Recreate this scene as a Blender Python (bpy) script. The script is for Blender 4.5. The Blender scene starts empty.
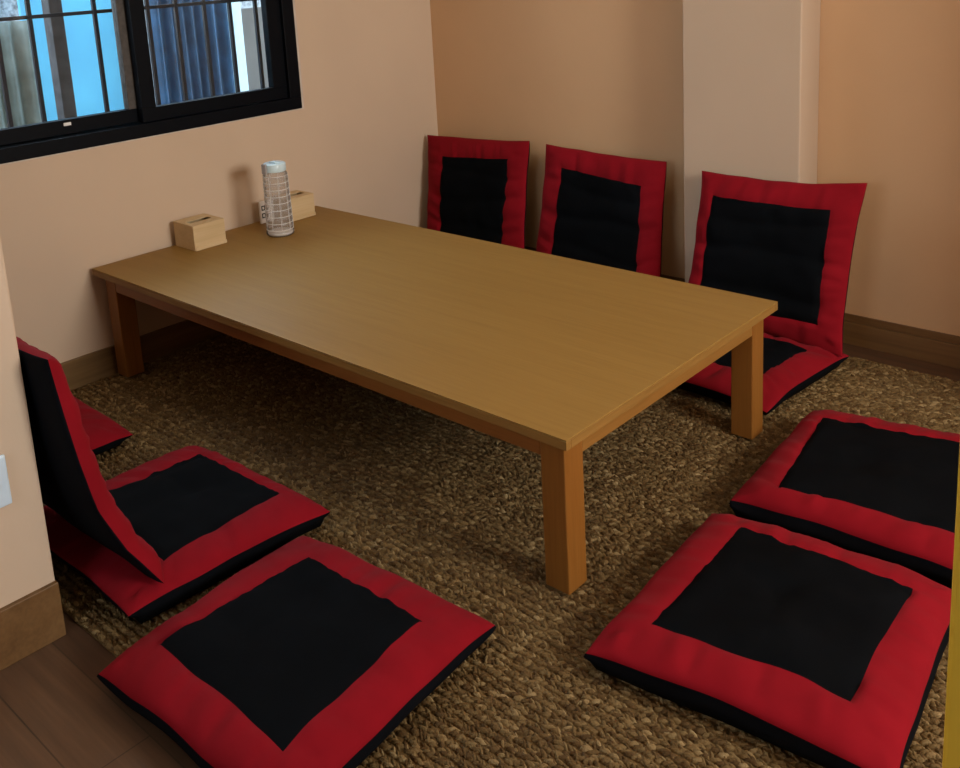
import bpy, bmesh, math, random
import numpy as np
from mathutils import Vector, Matrix, noise

random.seed(5)
rng = np.random.default_rng(7)
S = bpy.context.scene
COL = S.collection

# ------------------------------------------------------------------ materials
class NT:
    def __init__(self, name):
        self.m = bpy.data.materials.new(name); self.m.use_nodes = True
        self.t = self.m.node_tree; self.n = self.t.nodes
        self.b = self.n['Principled BSDF']; self.out = self.n['Material Output']
    def node(self, kind, **kw):
        x = self.n.new(kind)
        for k, v in kw.items():
            if k in x.inputs: x.inputs[k].default_value = v
            else: setattr(x, k, v)
        return x
    def link(self, a, b): self.t.links.new(a, b)
    def coords(self, scale=(1, 1, 1), rot=(0, 0, 0)):
        tc = self.node('ShaderNodeTexCoord'); mp = self.node('ShaderNodeMapping')
        mp.inputs['Scale'].default_value = scale; mp.inputs['Rotation'].default_value = rot
        self.link(tc.outputs['Object'], mp.inputs['Vector']); return mp.outputs['Vector']
    def noise(self, vec, scale, detail=4, rough=.55):
        x = self.node('ShaderNodeTexNoise'); x.inputs['Scale'].default_value = scale
        x.inputs['Detail'].default_value = detail; x.inputs['Roughness'].default_value = rough
        self.link(vec, x.inputs['Vector']); return x.outputs['Fac']
    def ramp(self, fac, stops):
        r = self.node('ShaderNodeValToRGB'); e = r.color_ramp.elements
        while len(e) < len(stops): e.new(.5)
        for i, (p, c) in enumerate(stops): e[i].position = p; e[i].color = (*c, 1)
        self.link(fac, r.inputs['Fac']); return r.outputs['Color']
    def mix(self, fac, a, b, mode='MIX'):
        x = self.node('ShaderNodeMix', data_type='RGBA', blend_type=mode)
        for s, v in ((0, fac), (6, a), (7, b)):
            if isinstance(v, (int, float)): x.inputs[s].default_value = v
            elif isinstance(v, tuple): x.inputs[s].default_value = (*v, 1)
            else: self.link(v, x.inputs[s])
        return x.outputs[2]
    def bump(self, h, strength=.2, dist=.002):
        b = self.node('ShaderNodeBump'); b.inputs['Strength'].default_value = strength
        b.inputs['Distance'].default_value = dist
        self.link(h, b.inputs['Height']); self.link(b.outputs['Normal'], self.b.inputs['Normal'])
    def col(self, c):
        if isinstance(c, tuple): self.b.inputs['Base Color'].default_value = (*c, 1)
        else: self.link(c, self.b.inputs['Base Color'])
    def set(self, **kw):
        for k, v in kw.items(): self.b.inputs[k.replace('_', ' ')].default_value = v
        return self

def plain(name, c, rough=.6, spec=.3, metal=0.0, amt=.12, scale=30, bump=0):
    n = NT(name); v = n.coords()
    f = n.noise(v, scale)
    lo = tuple(x * (1 - amt) for x in c); hi = tuple(min(1, x * (1 + amt)) for x in c)
    n.col(n.ramp(f, [(.3, lo), (.7, hi)]))
    n.set(Roughness=rough, Metallic=metal); n.b.inputs['Specular IOR Level'].default_value = spec
    if bump: n.bump(f, bump)
    return n.m

def paint(name, c):
    n = NT(name); v = n.coords()
    big = n.noise(v, 1.7, 3); fine = n.noise(v, 160, 3)
    n.col(n.ramp(big, [(.25, tuple(x * .93 for x in c)), (.75, tuple(x * 1.04 for x in c))]))
    n.set(Roughness=.62); n.b.inputs['Specular IOR Level'].default_value = .25
    n.bump(fine, .12, .001); return n.m

def wood(name, dark, mid, light, axis='x', rough=.45, fine=1.0, spec=.35):
    n = NT(name)
    sc = {'x': (1.2, 26, 26), 'y': (26, 1.2, 26), 'z': (26, 26, 1.2)}[axis]
    v = n.coords(tuple(s * fine for s in sc))
    g = n.noise(v, 1.6, 6, .62); v2 = n.coords(tuple(s * fine * 3.2 for s in sc)); g2 = n.noise(v2, 2.2, 3)
    broad = n.noise(n.coords(tuple(s * .16 for s in sc)), 1.4, 2)
    c = n.ramp(g, [(.28, dark), (.5, mid), (.74, light)])
    c = n.mix(.30, c, n.ramp(g2, [(.35, dark), (.65, light)]))
    c = n.mix(.25, c, n.ramp(broad, [(.3, dark), (.7, light)]))
    n.col(c); n.set(Roughness=rough); n.b.inputs['Specular IOR Level'].default_value = spec
    n.bump(g2, .06, .0006); return n.m

def fabric(name, c, amt=.14, sheen=.0):
    n = NT(name); v = n.coords()
    w = n.noise(v, 420, 2); b = n.noise(v, 9, 4)
    n.col(n.ramp(b, [(.3, tuple(x * (1 - amt) for x in c)), (.7, tuple(x * (1 + amt) for x in c))]))
    n.set(Roughness=.9, Sheen_Weight=sheen); n.b.inputs['Specular IOR Level'].default_value = .06
    n.bump(w, .18, .0008); return n.m

M = {}
M['peach'] = paint('pale_peach_paint', (.61, .475, .35))
M['tan'] = paint('tan_orange_paint', (.62, .395, .22))
M['pillar'] = paint('beige_pillar_shaded', (.53, .405, .295))  # darker than the peach walls, the front's shade is put into the colour
M['ceiling'] = paint('ceiling_paint', (.62, .52, .42))
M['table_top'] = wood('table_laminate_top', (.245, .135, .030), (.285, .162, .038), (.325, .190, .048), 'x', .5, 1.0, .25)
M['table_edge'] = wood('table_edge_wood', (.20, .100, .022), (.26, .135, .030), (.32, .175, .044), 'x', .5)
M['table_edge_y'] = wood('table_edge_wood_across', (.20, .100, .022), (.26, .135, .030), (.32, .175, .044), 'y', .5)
M['apron'] = wood('table_apron_wood_shaded', (.19, .068, .012), (.25, .092, .017), (.30, .12, .026), 'x', .45)  # long-side apron darker and redder, its shade is in the colour
M['apron_y'] = wood('table_apron_wood_lit', (.20, .090, .018), (.27, .125, .026), (.32, .155, .036), 'y', .45)  # end apron lighter, the light from the right is in the colour
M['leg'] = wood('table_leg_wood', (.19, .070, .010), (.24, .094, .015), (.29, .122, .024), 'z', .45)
M['skirting'] = wood('skirting_wood', (.11, .060, .022), (.18, .105, .038), (.25, .155, .065), 'y', .5, .6)
M['skirting_x'] = wood('skirting_wood_long', (.095, .045, .014), (.15, .077, .026), (.20, .11, .042), 'x', .5, .6)
M['jamb'] = wood('yellow_varnished_wood', (.62, .35, .025), (.72, .42, .035), (.80, .49, .05), 'z', .4, .7)
M['box'] = wood('pale_pine', (.50, .36, .18), (.60, .45, .25), (.68, .53, .32), 'y', .55, .8)
M['red'] = fabric('red_cotton', (.215, .0055, .0115), .12, .02)
M['black'] = fabric('black_cotton', (.0022, .0029, .0040), .25)
M['under'] = fabric('black_underside_cotton', (.003, .0035, .005), .25)
M['slot_shade'] = plain('painted_hollow_shade', (.02, .015, .01), .9)  # near-black box floor, stands for the shade inside the slot
M['frame'] = plain('black_window_aluminium', (.0016, .0026, .0048), .5, .1, 0, .1)
M['sash_grey'] = plain('sash_lit_grey', (.075, .066, .06), .6, .3, 0, .3, 40)  # lighter than the black frame, outside light is put into the colour
M['bar'] = plain('dark_iron', (.012, .014, .018), .6, .3)
M['silicone'] = plain('grey_sealant', (.58, .52, .46), .6)
M['sticker'] = plain('white_sticker', (.75, .75, .75), .5)
M['plate'] = plain('bluish_white_plastic', (.60, .74, .86), .35, .5, 0, .04)
M['mark'] = plain('black_ink', (.02, .02, .022), .6)
M['white_pack'] = plain('white_card', (.78, .76, .74), .55, .3, 0, .05)
M['cap'] = plain('pale_blue_plastic', (.60, .78, .86), .3, .5, 0, .05)
M['cap_grey'] = plain('grey_clear_plastic', (.36, .36, .37), .25, .6, 0, .1)
M['lamp'] = plain('added_lamp_white', (.8, .8, .78), .4)

def floor_mat():
    n = NT('brown_plank_floor'); v = n.coords()
    br = n.node('ShaderNodeTexBrick', offset=.37, offset_frequency=2)
    mp = n.coords((1, 1, 1))
    mv = n.node('ShaderNodeVectorMath', operation='ADD'); mv.inputs[1].default_value = (.055, .055, 0)
    n.link(mp, mv.inputs[0]); n.link(mv.outputs[0], br.inputs['Vector'])
    br.inputs['Scale'].default_value = 1; br.inputs['Brick Width'].default_value = .96
    br.inputs['Row Height'].default_value = .13; br.inputs['Mortar Size'].default_value = .0016
    br.inputs['Mortar Smooth'].default_value = .2; br.inputs['Bias'].default_value = 0
    br.inputs['Color1'].default_value = (.085, .046, .026, 1); br.inputs['Color2'].default_value = (.16, .090, .050, 1)
    br.inputs['Mortar'].default_value = (.06, .035, .02, 1)
    g = n.noise(n.coords((1.6, 30, 30)), 1.7, 6, .6)
    c = n.mix(.85, br.outputs['Color'], n.ramp(g, [(.25, (.62, .62, .62)), (.75, (1.25, 1.2, 1.15))]), 'MULTIPLY')
    n.col(c); n.set(Roughness=.42); n.b.inputs['Specular IOR Level'].default_value = .3
    n.bump(br.outputs['Fac'], -.3, .001); return n.m
M['floor'] = floor_mat()

def rug_mat():
    n = NT('woven_seagrass'); geo = n.node('ShaderNodeNewGeometry'); v = n.coords((60, 60, 60))
    c = n.ramp(geo.outputs['Random Per Island'], [(0, (.085, .047, .016)), (.35, (.135, .083, .031)), (.8, (.185, .122, .050)), (1, (.31, .22, .105))])
    f = n.noise(v, 6, 4)
    c = n.mix(.55, c, n.ramp(f, [(.3, (.55, .5, .42)), (.7, (1.2, 1.2, 1.15))]), 'MULTIPLY')
    n.col(c); n.set(Roughness=.75); n.b.inputs['Specular IOR Level'].default_value = .2
    n.bump(f, .8, .0015); return n.m
M['rug'] = rug_mat()

def glass_mat(name, tint, gloss=.06):
    n = NT(name); n.n.remove(n.b)
    tr = n.node('ShaderNodeBsdfTransparent'); tr.inputs['Color'].default_value = (*tint, 1)
    gl = n.node('ShaderNodeBsdfGlossy'); gl.inputs['Roughness'].default_value = .03
    lw = n.node('ShaderNodeLayerWeight'); lw.inputs['Blend'].default_value = .12
    mul = n.node('ShaderNodeMath', operation='MULTIPLY'); mul.inputs[1].default_value = .7
    add = n.node('ShaderNodeMath', operation='ADD'); add.inputs[1].default_value = gloss
    n.link(lw.outputs['Fresnel'], mul.inputs[0]); n.link(mul.outputs[0], add.inputs[0])
    mx = n.node('ShaderNodeMixShader'); n.link(add.outputs[0], mx.inputs['Fac'])
    n.link(tr.outputs[0], mx.inputs[1]); n.link(gl.outputs[0], mx.inputs[2]); n.link(mx.outputs[0], n.out.inputs['Surface'])
    return n.m
M['glass'] = glass_mat('window_glass', (.93, .97, 1.0), .03)

def bottle_mat():
    n = NT('clear_bottle_plastic')
    n.n.remove(n.b)
    tr = n.node('ShaderNodeBsdfTransparent'); tr.inputs['Color'].default_value = (.86, .85, .84, 1)
    di = n.node('ShaderNodeBsdfDiffuse'); di.inputs['Color'].default_value = (.72, .72, .72, 1)
    gl = n.node('ShaderNodeBsdfGlossy'); gl.inputs['Roughness'].default_value = .12
    lw = n.node('ShaderNodeLayerWeight'); lw.inputs['Blend'].default_value = .14
    m1 = n.node('ShaderNodeMixShader'); m1.inputs['Fac'].default_value = .20
    n.link(tr.outputs[0], m1.inputs[1]); n.link(di.outputs[0], m1.inputs[2])
    m2 = n.node('ShaderNodeMixShader'); n.link(lw.outputs['Fresnel'], m2.inputs['Fac'])
    n.link(m1.outputs[0], m2.inputs[1]); n.link(gl.outputs[0], m2.inputs[2]); n.link(m2.outputs[0], n.out.inputs['Surface'])
    return n.m
M['bottle'] = bottle_mat()
M['ridge'] = plain('milky_bottle_ridges', (.80, .79, .78), .25, .6, 0, .06)

M['blue_tarp'] = plain('sky_blue_sheet', (.15, .60, .98), .55, .3, 0, .12, 2.2)
M['tarp_post'] = plain('weathered_timber', (.10, .095, .095), .8, .2, 0, .35, 18)
M['navy'] = plain('dark_blue_sheet', (.022, .08, .165), .5, .4, 0, .45, 9)
M['pale_strip'] = plain('white_painted_strip', (.66, .86, .92), .5, .3, 0, .08)
M['grey_wall'] = plain('grey_render', (.17, .16, .145), .85, .2, 0, .1, 5)
M['corrugated'] = plain('grey_green_sheet', (.17, .215, .20), .6, .3, 0, .25, 12)
M['mottled'] = plain('mottled_pale_wall', (.36, .38, .38), .8, .2, 0, .6, 38)
M['yard'] = plain('yard_concrete', (.35, .34, .32), .9, .2, 0, .2, 6)

# ------------------------------------------------------------------ helpers
def box(bm, x0, x1, y0, y1, z0, z1):
    vs = [bm.verts.new((x, y, z)) for x in (x0, x1) for y in (y0, y1) for z in (z0, z1)]
    for f in ((0, 1, 3, 2), (4, 6, 7, 5), (0, 4, 5, 1), (2, 3, 7, 6), (0, 2, 6, 4), (1, 5, 7, 3)):
        bm.faces.new([vs[i] for i in f])

def link_mesh(name, me, mat, parent=None, smooth=False):
    if mat is not None and not me.materials: me.materials.append(mat)
    if smooth:
        for p in me.polygons: p.use_smooth = True
    o = bpy.data.objects.new(name, me); COL.objects.link(o)
    if parent is not None:
        o.parent = parent
        o.matrix_parent_inverse = Matrix.Identity(4)
        o.location = -WORLD.get(parent.name, Vector((0, 0, 0)))
        WORLD[o.name] = Vector((0, 0, 0))
    return o
WORLD = {}       # world position of each parent's origin, so that children can be given in world coordinates

def build(name, bm, mat, parent=None, bevel=0, smooth=False, seg=2):
    bmesh.ops.recalc_face_normals(bm, faces=bm.faces[:])
    me = bpy.data.meshes.new(name); bm.to_mesh(me); bm.free()
    o = link_mesh(name, me, mat, parent, smooth)
    if bevel:
        b = o.modifiers.new('bevel', 'BEVEL'); b.width = bevel; b.segments = seg; b.limit_method = 'ANGLE'
    return o

def boxes(name, bl, mat, parent=None, bevel=0, seg=2):
    bm = bmesh.new()
    for b in bl: box(bm, *b)
    return build(name, bm, mat, parent, bevel, seg=seg)

def empty(name, loc, label, cat, group=None):
    o = bpy.data.objects.new(name, None); COL.objects.link(o)
    o.empty_display_size = .05; o.location = loc; WORLD[o.name] = Vector(loc)
    return tag(o, label, cat, group)

def tag(o, label=None, cat=None, group=None, kind=None):
    if label: o['label'] = label
    if cat: o['category'] = cat
    if group: o['group'] = group
    if kind: o['kind'] = kind
    return o

def struct(o): o['kind'] = 'structure'; return o

def lathe(bm, prof, cx, cy, z0, n=40, close=True):
    rings = []
    for r, z in prof:
        rings.append([bm.verts.new((cx + r * math.cos(2 * math.pi * i / n), cy + r * math.sin(2 * math.pi * i / n), z0 + z)) for i in range(n)])
    for a, b in zip(rings, rings[1:]):
        for i in range(n):
            j = (i + 1) % n; bm.faces.new((a[i], a[j], b[j], b[i]))
    if close:
        bm.faces.new(rings[0][::-1]); bm.faces.new(rings[-1])

# ------------------------------------------------------------------ the room
# x: away from the window wall, y: towards the back wall, z: up; the rug's surface is z = 0
FZ = -.021; BY = 1.63; CZ = 2.65; WX = -.02; RX = 4.3; PX = 1.12; FY = -.675
WY0, WY1, WZ0, WZ1 = -.52, .904, .745, 1.80          # window opening in the left wall
struct(boxes('floor', [(-.3, RX + .2, -3.1, BY + .2, FZ - .1, FZ)], M['floor']))
struct(boxes('ceiling', [(-.3, RX + .2, -3.1, BY + .2, CZ, CZ + .1)], M['ceiling']))
struct(boxes('wall_left', [(WX - .16, WX, FY, WY0, FZ, CZ), (WX - .16, WX, WY1, BY, FZ, CZ),
                           (WX - .16, WX, WY0, WY1, FZ, WZ0), (WX - .16, WX, WY0, WY1, WZ1, CZ)], M['peach']))
struct(boxes('wall_back', [(WX - .16, RX + .15, BY, BY + .15, FZ, CZ)], M['tan']))
struct(boxes('wall_pillar', [(1.288, 1.698, 1.49, BY, FZ, CZ)], M['pillar'], bevel=.004))
struct(boxes('wall_front', [(WX - .16, PX, -3.0, FY, FZ, CZ)], M['peach'], bevel=.005))
struct(boxes('wall_front_right', [(2.883, RX, -.70, -.60, FZ, CZ)], M['tan']))
struct(boxes('wall_light_blocker', [(2.75, 2.90, 1.14, BY, FZ, CZ)], M['tan']))  # added unseen partition that keeps light off the right of the back wall
# far right wall with a second window (behind the viewer's right shoulder), which lights the room
RY0, RY1, RZ0, RZ1 = -.22, .74, 1.10, 2.00
struct(boxes('wall_right', [(RX, RX + .15, -3.0, RY0, FZ, CZ), (RX, RX + .15, RY1, BY, FZ, CZ),
                            (RX, RX + .15, RY0, RY1, FZ, RZ0), (RX, RX + .15, RY0, RY1, RZ1, CZ)], M['tan']))
# rear window added behind the viewer to brighten the back chairs and wall
QX0, QX1, QZ0, QZ1 = 1.45, 2.75, .95, 2.0
struct(boxes('wall_rear', [(WX - .16, QX0, -3.1, -3.0, FZ, CZ), (QX1, RX + .15, -3.1, -3.0, FZ, CZ), (QX0, QX1, -3.1, -3.0, FZ, QZ0), (QX0, QX1, -3.1, -3.0, QZ1, CZ)], M['tan']))
struct(boxes('window_added', [(QX0, QX1, -3.08, -3.03, QZ0, QZ0 + .05), (QX0, QX1, -3.08, -3.03, QZ1 - .05, QZ1), (QX0, QX0 + .05, -3.08, -3.03, QZ0 + .05, QZ1 - .05), (QX1 - .05, QX1, -3.08, -3.03, QZ0 + .05, QZ1 - .05)], M['frame'], bevel=.002))
# skirting boards
def skirting(name, quads, mat):
    bm = bmesh.new()
    for q in quads: box(bm, *q)
    return struct(build(name, bm, mat, bevel=.002))
skirting('baseboard_back', [(WX, 1.288, BY - .014, BY, FZ, .062), (WX, 1.288, BY - .009, BY, .0625, .084),
                            (1.698, RX, BY - .014, BY, FZ, .055), (1.698, RX, BY - .009, BY, .0555, .080)], M['skirting_x'])
skirting('baseboard_left', [(WX, WX + .012, FY, BY - .014, FZ, .078)], M['skirting'])
skirting('baseboard_front', [(PX, PX + .012, -3.0, FY, FZ, .099)], M['skirting_x'])
skirting('baseboard_pillar', [(1.28, 1.706, 1.479, 1.49, FZ, .080)], M['skirting_x'])
# wooden door frame at the room's entrance: only its left edge is in view
struct(boxes('trim_1', [(2.783, 2.883, -.70, -.60, FZ, CZ)], M['jamb'], bevel=.004))

# ------------------------------------------------------------------ the window in view
fr = struct(boxes('window_1', [(WX - .09, WX + .004, WY0, WY1, WZ0, WZ0 + .045), (WX - .09, WX + .004, WY0, WY1, WZ1 - .045, WZ1),
                               (WX - .09, WX + .004, WY1 - .052, WY1, WZ0 + .045, WZ1 - .045), (WX - .09, WX + .004, WY0, WY0 + .045, WZ0 + .045, WZ1 - .045)],
                  M['frame'], bevel=.002))
def sash(y0, y1, x0, x1, lw, rw, mat, rmat):
    z0, z1 = WZ0 + .047, WZ1 - .047
    boxes('sash_frame', [(x0, x1, y0, y1, z0, z0 + .046), (x0, x1, y0, y1, z1 - .046, z1), (x0, x1, y0, y0 + lw, z0 + .046, z1 - .046)], mat, fr, .0015)
    boxes('sash_stile', [(x0, x1, y1 - rw, y1, z0 + .046, z1 - .046)], rmat, fr, .0015)
    boxes('window_pane', [((x0 + x1) / 2 - .002, (x0 + x1) / 2 + .002, y0 + lw, y1 - rw, z0 + .046, z1 - .046)], M['glass'], fr)
sash(WY0 + .047, .292, WX - .078, WX - .045, .05, .062, M['frame'], M['sash_grey'])
sash(.256, WY1 - .054, WX - .040, WX - .008, .052, .060, M['frame'], M['frame'])
boxes('sealant_line', [(WX - .001, WX + .0015, WY0, WY1 + .010, WZ0 - .004, WZ0), (WX - .001, WX + .0015, WY1, WY1 + .010, WZ0, WZ1)], M['silicone'], fr)
boxes('sticker', [(WX - .0449, WX - .0442, 0.004, .028, WZ0 + .074, WZ0 + .084)], M['sticker'], fr)

# iron grille just outside
g = tag(boxes('window_grille', [(-.215, -.205, -.50, .90, 1.155, 1.167)], M['bar']), 'dark iron bar grille just outside the window', 'window grille')
def bar(y, w=.013):
    bm = bmesh.new()
    vs = [(-.21, y, .70), (-.21, y, 1.85)]
    box(bm, -.21 - w / 2, -.21 + w / 2, y - w / 2, y + w / 2, .70, 1.84)
    build('grille_bar', bm, M['bar'], g, .001)
for y in (-.40, -.27, -.10, .008, .226, .305, .42, .53, .645, .755, .87): bar(y)
boxes('grille_frame', [(-.217, -.203, -.52, .92, .70, .714), (-.217, -.203, -.52, .92, 1.836, 1.85), (-.217, -.203, -.52, -.506, .714, 1.836), (-.217, -.203, .906, .92, .714, 1.836),
                       (-.203, -.16, -.515, -.507, 1.0, 1.008), (-.203, -.16, .907, .915, 1.0, 1.008)], M['bar'], g)

# things in the yard behind the window
struct(boxes('trim_2', [(-4.0, -.18, -3, 5, -.45, -.35)], M['yard'])).name = 'floor_yard'
def corrugated(name, x, y0, y1, z0, z1, pitch, amp, mat, label, cat, jitter=0.0, zz=False):
    n = int((y1 - y0) / pitch * 10)
    ys = [y0 + (y1 - y0) * i / n for i in range(n + 1)]
    bm = bmesh.new(); rows = []
    ph = random.random() * 6
    for z in [z0 + (z1 - z0) * k / 6 for k in range(7)]:
        r1, r2 = [], []
        for y in ys:
            a = amp * math.sin(2 * math.pi * (y - y0) / pitch + ph + jitter * math.sin(y * 17 + z * .8)) + jitter * amp * .5 * noise.noise((y * 9, z * 1.3, 3))
            r1.append(bm.verts.new((x + a, y, z))); r2.append(bm.verts.new((x + a - .006, y, z)))
        rows.append((r1, r2))
    for (a1, a2), (b1, b2) in zip(rows, rows[1:]):
        for i in range(n):
            bm.faces.new((a1[i], a1[i + 1], b1[i + 1], b1[i])); bm.faces.new((a2[i], b2[i], b2[i + 1], a2[i + 1]))
        bm.faces.new((a1[0], b1[0], b2[0], a2[0])); bm.faces.new((a1[n], a2[n], b2[n], b1[n]))
    for r1, r2 in (rows[0], rows[-1]):
        for i in range(n): bm.faces.new((r1[i], r2[i], r2[i + 1], r1[i + 1]))
    return tag(build(name, bm, mat, None, smooth=True), label, cat)
corrugated('corrugated_sheet', -1.0, -.55, .335, -.35, 1.12, .075, .018, M['corrugated'], 'grey-green corrugated sheet outside the left window pane', 'fence panel')
tag(boxes('blue_sheet', [(-1.12, -1.10, .36, .86, -.35, 2.4)], M['blue_tarp']), 'bright sky-blue flat sheet outside the left window pane', 'panel')
tag(boxes('timber_post', [(-.66, -.60, .252, .302, -.35, 2.4)], M['tarp_post'], bevel=.003), 'grey timber post in front of the bright blue sheet outside', 'post')
corrugated('folded_sheet', -1.0, .868, 1.255, -.35, 1.35, .058, .018, M['navy'], 'dark blue folded sheet outside the right window pane', 'fence panel', 1.0)
tag(boxes('painted_post', [(-1.03, -.97, 1.268, 1.325, -.35, 2.4)], M['pale_strip'], bevel=.004), 'narrow pale cyan post right of the dark blue sheet outside', 'post')
struct(boxes('wall_yard', [(-1.02, -.98, 1.328, 2.4, -.35, 1.09)], M['grey_wall']))
struct(boxes('wall_neighbour', [(-1.9, -1.8, -2.5, 4.5, -.35, 2.0)], M['mottled']))

# ------------------------------------------------------------------ the seagrass rug
def make_rug():
    x0, x1, y0, y1 = 0.0, 3.35, -.645, 1.508
    pitch = .0188; step = .0096; L = .026; W = .0070; H = .0085
    V = []; Fq = []; Ft = []
    nrows = int(round((y1 - y0) / pitch)); pitch = (y1 - y0) / nrows
    starts = []
    for r in range(nrows):
        yc = y0 + (r + .5) * pitch
        xs = np.arange(x0 + rng.uniform(0, step), x1 - L * .6, step)
        for side in (-1, 1):
            jx = rng.normal(0, .0016, len(xs)); jy = rng.normal(0, .0012, len(xs))
            xx = xs + jx + (step / 2 if side > 0 else 0)
            keep = ~((np.abs(xx + L * .45 - 1.34) < .0075))
            xx = xx[keep]; yy = yc + jy[keep]
            starts.append(np.stack([xx, yy, np.full(len(xx), side)], 1))
    st = np.concatenate(starts); N = len(st)
    ang = st[:, 2] * np.radians(rng.normal(24, 9, N))
    ln = L * rng.normal(1, .12, N); wd = W * rng.normal(1, .16, N); ht = H * rng.normal(1, .14, N); up = rng.normal(0, .0011, N)
    # from the outside of its braid (start) towards the middle (end)
    sx = st[:, 0]; sy = st[:, 1] + st[:, 2] * pitch * .40
    dx = np.cos(ang); dy = -np.sin(ang)
    px, py = -dy, dx
    def pt(t, side, z): return np.stack([sx + dx * ln * t + px * wd * side, sy + dy * ln * t + py * wd * side, z], 1)
    base = -.0152
    P = [pt(0, 0, np.full(N, base - .002))]
    for t, w, h in ((.22, .42, .75), (.62, .5, 1.0)):
        P += [pt(t, -w, np.full(N, base)), pt(t, -w * .45, base + ht * h * .8 + up), pt(t, w * .45, base + ht * h * .9 + up), pt(t, w, np.full(N, base))]
    P += [pt(1, 0, base + ht * .25)]
    V = np.stack(P, 1).reshape(-1, 3)
    V[:, 2] = np.minimum(V[:, 2], -.0050); V[:, 0] = np.clip(V[:, 0], x0 - .004, x1); V[:, 1] = np.clip(V[:, 1], y0 - .008, y1 + .004)
    q = []; t3 = []
    for i in range(3):
        q.append((1 + i, 5 + i, 6 + i, 2 + i)); t3.append((0, 1 + i, 2 + i)); t3.append((5 + i, 9, 6 + i))
    off = (np.arange(N) * 10)[:, None, None]
    Q = (np.array(q)[None] + off).reshape(-1, 4); T = (np.array(t3)[None] + off).reshape(-1, 3)
    # backing slab
    nb = len(V)
    sl = np.array([(x, y, z) for x in (x0, x1) for y in (y0, y1) for z in (FZ + .0005, base - .0005)])
    V = np.concatenate([V, sl])
    SQ = np.array([(0, 1, 3, 2), (4, 6, 7, 5), (0, 4, 5, 1), (2, 3, 7, 6), (0, 2, 6, 4), (1, 5, 7, 3)]) + nb
    Q = np.concatenate([Q, SQ])
    me = bpy.data.meshes.new('woven_rug')
    me.vertices.add(len(V)); me.vertices.foreach_set('co', V.astype(np.float32).ravel())
    loops = np.concatenate([Q.ravel(), T.ravel()]).astype(np.int32)
    me.loops.add(len(loops)); me.loops.foreach_set('vertex_index', loops)
    tot = np.concatenate([np.full(len(Q), 4), np.full(len(T), 3)]).astype(np.int32)
    stt = np.concatenate([[0], np.cumsum(tot)[:-1]]).astype(np.int32)
    me.polygons.add(len(tot)); me.polygons.foreach_set('loop_start', stt); me.polygons.foreach_set('loop_total', tot)
    sm = np.ones(len(tot), bool); sm[len(Q) - 6:len(Q)] = False
    me.polygons.foreach_set('use_smooth', sm)
    me.update(calc_edges=True); me.validate()
    o = link_mesh('woven_rug', me, M['rug'])
    return tag(o, 'straw-coloured braided seagrass rug covering the floor under the table', 'rug')
make_rug()

# ------------------------------------------------------------------ the low table
TL, TW, TH = 1.901, .915, .36
tb = empty('low_dining_table', (TL / 2, TW / 2, 0), 'long low light-wood dining table against the window wall', 'table')
TT = .023; e = .026; lw = .062; AP = .048
boxes('tabletop', [(0, TL, 0, TW, TH - .004, TH)], M['table_top'], tb, .0012)
for q in ((0, TL, 0, .016, TH - TT, TH - .0045), (0, TL, TW - .016, TW, TH - TT, TH - .0045)): boxes('tabletop_edge', [q], M['table_edge'], tb, .001)
for q in ((TL - .016, TL, .0162, TW - .0162, TH - TT, TH - .0045), (0, .016, .0162, TW - .0162, TH - TT, TH - .0045)): boxes('tabletop_edge', [q], M['table_edge_y'], tb, .001)
boxes('tabletop_core', [(.0165, TL - .0165, .0165, TW - .0165, TH - TT, TH - .0045)], M['table_edge'], tb)
zt = TH - TT - .0005
a = e + .0012
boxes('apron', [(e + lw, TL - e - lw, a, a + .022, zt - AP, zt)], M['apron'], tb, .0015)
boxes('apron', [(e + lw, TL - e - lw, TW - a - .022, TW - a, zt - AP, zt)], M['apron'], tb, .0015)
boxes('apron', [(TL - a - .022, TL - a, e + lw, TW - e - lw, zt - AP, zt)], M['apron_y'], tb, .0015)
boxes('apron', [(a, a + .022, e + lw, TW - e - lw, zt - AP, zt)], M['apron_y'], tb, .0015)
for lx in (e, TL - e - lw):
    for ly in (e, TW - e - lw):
        boxes('leg', [(lx, lx + lw, ly, ly + lw, -.0048, zt)], M['leg'], tb, .003)

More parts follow.
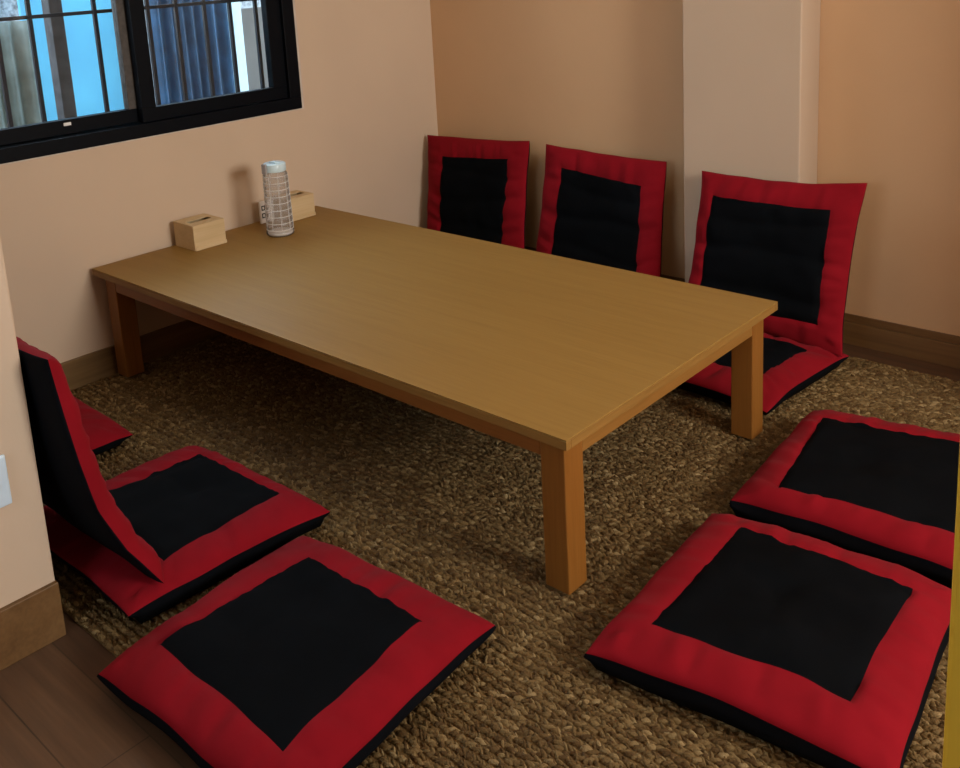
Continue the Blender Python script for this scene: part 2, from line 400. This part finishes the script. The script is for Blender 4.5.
# ------------------------------------------------------------------ cushions
def pad(outer, inner, normal, T, B, seed, flat=None, creases=(), tuft=None, N=60, droop=.012, bow=(), soft=6.0, wob=.004, wr=1.7, pull=.006, lip=.010):
    """A stuffed square pad: returns three meshes (border, centre, underside).
    outer / inner: four world points each, in order (-1,-1) (1,-1) (1,1) (-1,1); normal: the side with the coloured face."""
    nr = Vector(normal).normalized()
    O = [Vector(p) for p in outer]; I = [Vector(p) for p in inner]
    def bil(Q, u, v):
        a, b = (u + 1) / 2, (v + 1) / 2
        return Q[0] * (1 - a) * (1 - b) + Q[1] * a * (1 - b) + Q[2] * a * b + Q[3] * (1 - a) * b
    bs = .68
    corr = []
    for k, (su, sv) in enumerate(((-1, -1), (1, -1), (1, 1), (-1, 1))):
        d = I[k] - bil(O, su * bs, sv * bs); d = d - nr * d.dot(nr); corr.append(d)
    nb = max(6, int(N * .2)); nc = N - 2 * nb
    t = np.concatenate([-1 + (1 - bs) * (1 - np.cos(np.linspace(0, 1, nb, endpoint=False) * math.pi / 2)) , np.linspace(-bs, bs, nc, endpoint=False), (1 - (1 - bs) * (1 - np.cos(np.linspace(1, 0, nb + 1) * math.pi / 2)))])
    n = len(t); so = seed * 13.7
    def base(u, v):
        m = max(abs(u), abs(v))
        k = 1 if m <= bs else max(0, 1 - (m - bs) / (1 - bs))
        cu, cv = max(-1, min(1, u / bs)), max(-1, min(1, v / bs))
        p = bil(O, u, v) + bil(corr, cu, cv) * k
        # the outline is pulled in a little between the corners and waves slightly
        U = (O[1] - O[0]).normalized(); W = (O[3] - O[0]).normalized()
        p = p - U * (u * (1 - v * v) * pull * abs(u)) - W * (v * (1 - u * u) * pull * abs(v))
        w = noise.noise((u * 2.6 + so, v * 2.6, .3)), noise.noise((u * 2.6 + so, v * 2.6, 7.3))
        p = p + U * w[0] * wob + W * w[1] * wob
        c = (abs(u) * abs(v)) ** 3
        p = p - nr * (droop * c) + nr * .006 * noise.noise((u * 1.7 + so, v * 1.7, 4.1)) * m ** 2
        if bow: p = p - nr * float(np.interp(v, np.linspace(-1, 1, len(bow)), bow))
        return p
    def top_h(u, v):
        m = max(abs(u), abs(v))
        f = max(0, 1 - abs(u) ** soft) ** .55 * max(0, 1 - abs(v) ** soft) ** .55
        h = T * f * (.86 + .14 * (1 - u * u) * (1 - v * v))
        h -= .0045 * math.exp(-((m - bs) / .035) ** 2)
        if m > bs:   # gathers across the border
            s = v if abs(u) > abs(v) else u
            k = min(1, (1 - m) / (1 - bs) * 3)
            h += wr * .0042 * k * noise.noise((s * 7 + so, m * 1.5, 1.0 + (2 if abs(u) > abs(v) else 0)))
            h += wr * .0022 * k * noise.noise((s * 17 + so, m * 2.0, 5.0))
        else:
            h += wr * .006 * noise.noise((u * 2.1 + so, v * 2.1, 2.0)) + wr * .003 * noise.noise((u * 5 + so, v * 4, 9.0))
        for (v0, w0, amp) in creases:
            vv = v + .05 * math.sin(u * 2.5 + v0 * 9 + so)
            h -= amp * math.exp(-((vv - v0) / w0) ** 2) * f
        if tuft:
            d = math.hypot(u - tuft[0], v - tuft[1]); h -= tuft[2] * math.exp(-(d / .16) ** 2)
            an = math.atan2(v - tuft[1], u - tuft[0])
            h -= tuft[2] * .35 * max(0, math.cos(an * 3 + so)) ** 4 * math.exp(-(d / .45) ** 2) * min(1, d / .1)
        return max(0, h)
    def bot_h(u, v):
        f = max(0, 1 - abs(u) ** 8) ** .6 * max(0, 1 - abs(v) ** 8) ** .6
        return B * f + .003 * f * noise.noise((u * 3 + so, v * 3, 11))
    P = [[base(u, v) for u in t] for v in t]
    top = [[P[j][i] + nr * top_h(t[i], t[j]) for i in range(n)] for j in range(n)]
    UU = (O[1] - O[0]).normalized(); VV = (O[3] - O[0]).normalized()
    def rim(i, j):      # the dark cover rolls out a little past the seam
        u, v = t[i], t[j]; m = max(abs(u), abs(v))
        k = math.sin(math.pi * min(1, (1 - m) / .16)) * lip if m > .84 else 0
        return (UU * u * abs(u) ** 6 + VV * v * abs(v) ** 6) * k
    bot = [[P[j][i] - nr * bot_h(t[i], t[j]) + rim(i, j) for i in range(n)] for j in range(n)]
    for j in range(n):
        for i in range(n):
            if flat is not None:
                for grid in (top, bot):
                    if grid[j][i].z < flat: grid[j][i].z = flat
                if grid is bot and max(abs(t[i]), abs(t[j])) < .93: bot[j][i].z = min(bot[j][i].z, flat + .005)
    i0 = nb; i1 = nb + nc
    def mesh(grid, pred, flip):
        idx = {}; vs = []; fs = []
        for j in range(n - 1):
            for i in range(n - 1):
                if not pred(i, j): continue
                q = []
                for (a, b) in ((i, j), (i + 1, j), (i + 1, j + 1), (i, j + 1)):
                    if (a, b) not in idx: idx[(a, b)] = len(vs); vs.append(grid[b][a])
                    q.append(idx[(a, b)])
                fs.append(q[::-1] if flip else q)
        return vs, fs
    hand = (O[1] - O[0]).cross(O[3] - O[0]).dot(nr) > 0
    incentre = lambda i, j: i0 <= i < i1 and i0 <= j < i1
    return (mesh(top, lambda i, j: not incentre(i, j), not hand), mesh(top, incentre, not hand), mesh(bot, lambda i, j: True, hand))

def put(name, vf, mat, parent):
    me = bpy.data.meshes.new(name); me.from_pydata([tuple(v) for v in vf[0]], [], vf[1]); me.update()
    return link_mesh(name, me, mat, parent, True)

def z_at(pts, z): return [(p[0], p[1], z) if len(p) == 2 else p for p in pts]

GC = 'red and black floor cushions on the rug'
def floor_cushion(outer, inner, seam, seed, label, **kw):
    c = [sum(p[0] for p in outer) / 4, sum(p[1] for p in outer) / 4, 0]
    r = empty('floor_cushion', c, label, 'floor cushion', GC)
    grow = lambda ps, k: [(c[0] + (p[0] - c[0]) * k, c[1] + (p[1] - c[1]) * k) for p in ps]
    outer, inner = grow(outer, 1.018), grow(inner, 1.025)
    b, ce, un = pad(z_at(outer, seam), z_at(inner, seam), (0, 0, 1), kw.pop('T', .042), seam + .0042, seed, flat=-.0042, lip=.024, **kw)
    put('border', b, M['red'], r); put('center_panel', ce, M['black'], r); put('underside', un, M['under'], r)
    return r
floor_cushion([(1.892, -.70), (1.84, -.173), (1.313, -.211), (1.358, -.712)], [(1.800, -.627), (1.763, -.282), (1.436, -.289), (1.424, -.623)],
              .040, 1, 'flat red cushion with black centre at the front, overlapping the plank floor', tuft=(-.2, .3, .006))
floor_cushion([(2.549, -.071), (2.499, .441), (1.999, .397), (2.034, -.126)], [(2.453, .010), (2.435, .342), (2.100, .330), (2.111, -.034)],
              .050, 2, 'flat red cushion with black centre by the yellow door frame', tuft=(.1, .1, .010))
floor_cushion([(2.535, .495), (2.50, 1.045), (1.977, .972), (2.009, .47)], [(2.455, .572), (2.42, .952), (2.042, .886), (2.094, .520)],
              .055, 3, 'flat red cushion with black centre nearest the back wall skirting', tuft=(0, .2, .006))

GS = 'red and black legless floor chairs'
def floor_chair(seat_o, seat_i, back_o, back_i, bn, seed, label, seam=.042, kw_seat=None, kw_back=None):
    c = [sum(p[0] for p in seat_o) / 4, sum(p[1] for p in seat_o) / 4, 0]
    r = empty('floor_chair', c, label, 'floor chair', GS)
    b, ce, un = pad(z_at(seat_o, seam), z_at(seat_i, seam), (0, 0, 1), .036, seam + .0042, seed, flat=-.0042, **(kw_seat or {}))
    s = put('seat', b, M['red'], r); WORLD[s.name] = Vector((0, 0, 0))
    put('seat_panel', ce, M['black'], s); put('seat_underside', un, M['under'], s)
    k = dict(creases=((.45, .07, .008), (.05, .07, .009), (-.4, .08, .008)), droop=-.004)
    k.update(kw_back or {})
    b, ce, un = pad(back_o, back_i, bn, k.pop('T', .034), k.pop('B', .028), seed + 20, **k)
    s = put('backrest', b, M['red'], r); WORLD[s.name] = Vector((0, 0, 0))
    put('backrest_panel', ce, M['black'], s); put('backrest_cover', un, M['under'], s)
    return r
# three along the back wall, facing the table (-y)
floor_chair([(0.04, .95), (.555, .95), (.56, 1.46), (.04, 1.46)], [(.12, 1.03), (.47, 1.03), (.47, 1.36), (.12, 1.36)],
            [(.05, 1.45, .060), (.590, 1.45, .060), (.573, 1.54, .556), (.007, 1.54, .536)], [(.140, 1.47, .100), (.485, 1.47, .100), (.492, 1.52, .480), (.125, 1.52, .458)],
            (0, -1, .14), 4, 'red and black floor chair in the corner beside the window wall')
floor_chair([(.655, .95), (1.17, .95), (1.18, 1.46), (.65, 1.46)], [(.735, 1.03), (1.08, 1.03), (1.08, 1.36), (.735, 1.36)],
            [(.645, 1.45, .060), (1.210, 1.45, .060), (1.194, 1.54, .540), (.658, 1.54, .552)], [(.735, 1.47, .100), (1.122, 1.47, .092), (1.112, 1.52, .450), (.752, 1.52, .474)],
            (0, -1, .14), 5, 'red and black floor chair behind the table, just left of the pillar')
floor_chair([(1.355, .945), (1.863, .933), (1.902, 1.412), (1.375, 1.43)], [(1.47, 1.06), (1.786, 1.062), (1.813, 1.31), (1.48, 1.32)],
            [(1.350, 1.355, .055), (1.902, 1.350, .050), (1.926, 1.450, .567), (1.382, 1.450, .546)], [(1.412, 1.40, .112), (1.832, 1.40, .126), (1.836, 1.43, .482), (1.436, 1.43, .478)],
            (0, -1, .12), 6, 'red and black floor chair leaning on the pillar, right of the table', kw_back=dict(wr=2.2, pull=.016))
# two along the front wall, facing the table (+y)
floor_chair([(1.270, -.606), (1.303, -.122), (.763, -.134), (.735, -.610)], [(1.204, -.490), (1.190, -.175), (.868, -.186), (.845, -.470)],
            [(.745, -.540, .075), (1.275, -.530, .075), (1.205, -.660, .588), (.790, -.660, .580)], [(.84, -.55, .150), (1.18, -.55, .150), (1.14, -.63, .515), (.86, -.63, .515)],
            (0, 1, .22), 7, 'red and black floor chair behind the near wall end, seen from behind', kw_seat=dict(tuft=(.1, .1, .010), droop=.005), seam=.050, kw_back=dict(B=.010, T=.048, soft=12.0, creases=(), bow=(0, .030, .040, .030, .017, .004)))
floor_chair([(.535, -.61), (.545, -.196), (.04, -.19), (.03, -.61)], [(.42, -.50), (.42, -.30), (.12, -.30), (.12, -.50)],
            [(.53, -.535, .075), (.535, -.655, .50), (.03, -.655, .50), (.03, -.545, .075)], [(.45, -.55, .150), (.45, -.62, .42), (.11, -.62, .42), (.11, -.55, .150)],
            (0, 1, .22), 8, 'floor chair mostly hidden, only a red seat corner showing at far left', kw_back=dict(B=.022, creases=()))

# ------------------------------------------------------------------ things on the table
def tissue_box(x0, x1, y0, y1, h, label):
    z = TH + .0006; t = .008; lt = .003
    r = empty('tissue_box', ((x0 + x1) / 2, (y0 + y1) / 2, z), label, 'tissue box', 'wooden tissue boxes on the table')
    bm = bmesh.new()
    box(bm, x0, x0 + t, y0, y1, z, z + h - lt); box(bm, x1 - t, x1, y0, y1, z, z + h - lt)
    box(bm, x0 + t, x1 - t, y0, y0 + t, z, z + h - lt); box(bm, x0 + t, x1 - t, y1 - t, y1, z, z + h - lt)
    build('box_body', bm, M['box'], r, .0012)
    bm = bmesh.new()        # the lid with its long slot running across
    ym, xm = (y0 + y1) / 2, (x0 + x1) / 2; sw, sl = .017, .042
    zz0, zz1 = z + h - lt + .0002, z + h
    box(bm, x0, xm - sw, y0, y1, zz0, zz1); box(bm, xm + sw, x1, y0, y1, zz0, zz1)
    box(bm, xm - sw, xm + sw, y0, ym - sl, zz0, zz1); box(bm, xm - sw, xm + sw, ym + sl, y1, zz0, zz1)
    build('lid', bm, M['box'], r)
    boxes('lip', [(x1, x1 + .004, y0 + .002, y1, z, z + .012)], M['box'], r, .001)
    boxes('inner_floor', [(x0 + t, x1 - t, y0 + t, y1 - t, z, z + .004)], M['slot_shade'], r)
tissue_box(.010, .132, .297, .419, .086, 'pale wooden tissue box alone near the table corner, left of the bottle')
tissue_box(.012, .112, .712, .822, .084, 'pale wooden tissue box half hidden behind the clear bottle')

def water_bottle(cx, cy):
    z = TH + .0006
    r = empty('water_bottle', (cx, cy, z), 'tall clear ribbed plastic bottle with a pale blue cap', 'bottle')
    RB = .0475
    R = lambda h: RB - .0045 * min(1, h / .2)
    prof = [(.028, .004), (RB - .005, .0), (RB + .001, .006), (RB + .001, .014), (RB - .002, .019)]
    for k in range(8):
        z0 = .023 + k * .0238
        prof += [(R(z0) - .0022, z0), (R(z0) - .0002, z0 + .004), (R(z0) - .0002, z0 + .018), (R(z0) - .0022, z0 + .0215)]
    prof += [(.0425, .216), (.0405, .221), (.0375, .224), (.0365, .227)]
    bm = bmesh.new(); lathe(bm, prof, cx, cy, z, 48, False); build('bottle_body', bm, M['bottle'], r, smooth=True)
    bm = bmesh.new()          # raised grid moulded on the wall of the bottle
    for k in range(9):
        zz = .0222 + k * .0238; q = R(zz)
        lathe(bm, [(q - .0022, zz - .0008), (q + .0004, zz - .0006), (q + .0004, zz + .0006), (q - .0022, zz + .0008)], cx, cy, z, 48, False)
    for i in range(9):
        an = 2 * math.pi * (i + .3) / 9; c, sn = math.cos(an), math.sin(an)
        vs = []
        for (rr, w) in ((-.002, .0007), (.0004, .0005)):
            for sg in (-1, 1):
                for zz in (.0225, .212):
                    q = R(zz) + rr; vs.append(bm.verts.new((cx + q * c - sn * w * sg, cy + q * sn + c * w * sg, z + zz)))
        for f in ((0, 1, 3, 2), (4, 6, 7, 5), (0, 4, 5, 1), (2, 3, 7, 6), (0, 2, 6, 4), (1, 5, 7, 3)): bm.faces.new([vs[i2] for i2 in f])
    build('ribs', bm, M['ridge'], r)
    bm = bmesh.new(); lathe(bm, [(.020, .0), (RB - .008, .0015), (RB - .004, .006), (RB - .004, .011), (RB - .007, .0125)], cx, cy, z + .0005, 48); build('bottle_base', bm, M['ridge'], r, smooth=True)
    bm = bmesh.new(); lathe(bm, [(.0385, .2272), (.0392, .2285), (.0392, .253), (.037, .2555), (.006, .2555)], cx, cy, z, 40)
    cp = build('cap', bm, M['cap'], r, smooth=True)
    boxes('flip_lid', [(cx - .016, cx + .018, cy - .010, cy + .012, z + .2558, z + .2605)], M['cap'], cp, .002)
    boxes('hinge', [(cx - .010, cx + .014, cy - .0475, cy - .0395, z + .224, z + .258)], M['cap_grey'], cp, .002)
water_bottle(.212, .588)

z = TH + .0006
pk = empty('small_white_pack', (.05, .66, z), 'small white pack with two black marks behind the clear bottle', 'pack')
boxes('pack_body', [(.030, .040, .630, .690, z, z + .082)], M['white_pack'], pk, .0015)
for k, zz in enumerate((.020, .048)):
    y0, y1 = .636, .652
    boxes('printed_mark', [(.0402, .0406, y0, y1, z + zz, z + zz + .004), (.0402, .0406, y0, y1, z + zz + .014, z + zz + .018),
                           (.0402, .0406, y0, y0 + .004, z + zz + (.004 if k else .0), z + zz + .014), (.0402, .0406, y1 - .004, y1, z + zz + .004, z + zz + .014)], M['mark'], pk)

# ------------------------------------------------------------------ plate low on the near wall end
pl = empty('wall_plate', (PX, -.79, .35), 'white plastic plate low on the near wall end at left', 'wall plate')
boxes('plate_body', [(PX, PX + .008, -.845, -.733, .300, .402)], M['plate'], pl, .003)
for yy in (-.772, -.800):
    boxes('socket_hole', [(PX + .0078, PX + .0084, yy - .003, yy + .003, .338, .350)], M['mark'], pl)

# ------------------------------------------------------------------ second window, daylight and added lamps (out of view)
w2 = struct(boxes('window_2', [(RX + .03, RX + .09, RY0, RY1, RZ0, RZ0 + .05), (RX + .03, RX + .09, RY0, RY1, RZ1 - .05, RZ1), (RX + .03, RX + .09, RY0, RY0 + .05, RZ0 + .05, RZ1 - .05),
                               (RX + .03, RX + .09, RY1 - .05, RY1, RZ0 + .05, RZ1 - .05)], M['frame'], bevel=.002))
def area(name, loc, rot, sx, sy, power, color):
    l = bpy.data.lights.new(name, 'AREA'); l.shape = 'RECTANGLE'; l.size = sx; l.size_y = sy; l.energy = power; l.color = color
    o = bpy.data.objects.new(name, l); o.location = loc; o.rotation_euler = rot; COL.objects.link(o); return o
area('daylight_window_right', (RX + .10, (RY0 + RY1) / 2, (RZ0 + RZ1) / 2), (0, math.radians(90), 0), RZ1 - RZ0 - .1, RY1 - RY0 - .1, 72, (1.0, .92, .82))
area('added_fill_rear', ((QX0 + QX1) / 2, -3.06, (QZ0 + QZ1) / 2), (math.radians(90), 0, 0), QX1 - QX0 - .1, QZ1 - QZ0 - .1, 3.2, (1.0, .86, .68))  # added light from behind the viewer, lifts back chairs and door frame
area('daylight_window_left', (WX - .30, .2, 1.55), (0, math.radians(-75), 0), 1.0, 1.3, 9, (.80, .93, 1.0))

lampx, lampy = 1.35, .20
cl = empty('added_ceiling_light', (lampx, lampy, CZ), 'added round white ceiling light above the room, out of the frame', 'ceiling light')
bm = bmesh.new(); lathe(bm, [(.16, -.0005), (.17, -.012), (.165, -.03), (.15, -.034)], lampx, lampy, CZ, 40); build('added_lamp_body', bm, M['lamp'], cl, smooth=True)
ld = bpy.data.lights.new('added_ceiling_lamp', 'AREA'); ld.shape = 'DISK'; ld.size = .3; ld.energy = 3.5; ld.color = (1.0, .84, .62)  # added lamp for warm light from above on table and back wall
lo = bpy.data.objects.new('added_ceiling_lamp', ld); lo.location = (lampx, lampy, CZ - .05); COL.objects.link(lo)

ld = bpy.data.lights.new('added_corridor_lamp', 'AREA'); ld.shape = 'DISK'; ld.size = .3; ld.energy = 1.2; ld.color = (1.0, .84, .62)  # added lamp, put there to brighten the door frame
lo = bpy.data.objects.new('added_corridor_lamp', ld); lo.location = (3.3, -1.8, CZ - .05); COL.objects.link(lo)
cl2 = empty('added_ceiling_light', (3.3, -1.8, CZ), 'added round white ceiling light in the corridor, out of the frame', 'ceiling light')
bm = bmesh.new(); lathe(bm, [(.16, -.0005), (.17, -.012), (.165, -.03), (.15, -.034)], 3.3, -1.8, CZ, 40); build('added_lamp_body', bm, M['lamp'], cl2, smooth=True)
wd = bpy.data.worlds.new('World'); S.world = wd; wd.use_nodes = True
bg = wd.node_tree.nodes['Background']
bg.inputs['Color'].default_value = (.72, .86, 1.0, 1); bg.inputs['Strength'].default_value = 5.5

# ------------------------------------------------------------------ camera
cam = bpy.data.cameras.new('camera'); co = bpy.data.objects.new('camera', cam); COL.objects.link(co)
r = Vector((.74373496, .6664906, -.05146452)); u = Vector((-.09951989, .18652575, .97739651)); f = Vector((-.66102504, .72180221, -.20505479))
co.matrix_world = Matrix(((r.x, u.x, -f.x, 2.959), (r.y, u.y, -f.y, -1.358), (r.z, u.z, -f.z, 1.281), (0, 0, 0, 1)))
cam.sensor_width = 36; cam.sensor_fit = 'HORIZONTAL'; cam.lens = 971.8 / 960 * 36; cam.shift_y = -(384 - 158.9) / 960
cam.clip_start = .02
S.camera = co
vs = S.view_settings; vs.view_transform = 'Standard'; vs.look = 'None'; vs.gamma = 1; vs.exposure = 0; vs.use_curve_mapping = False
S.cycles.use_denoising = True
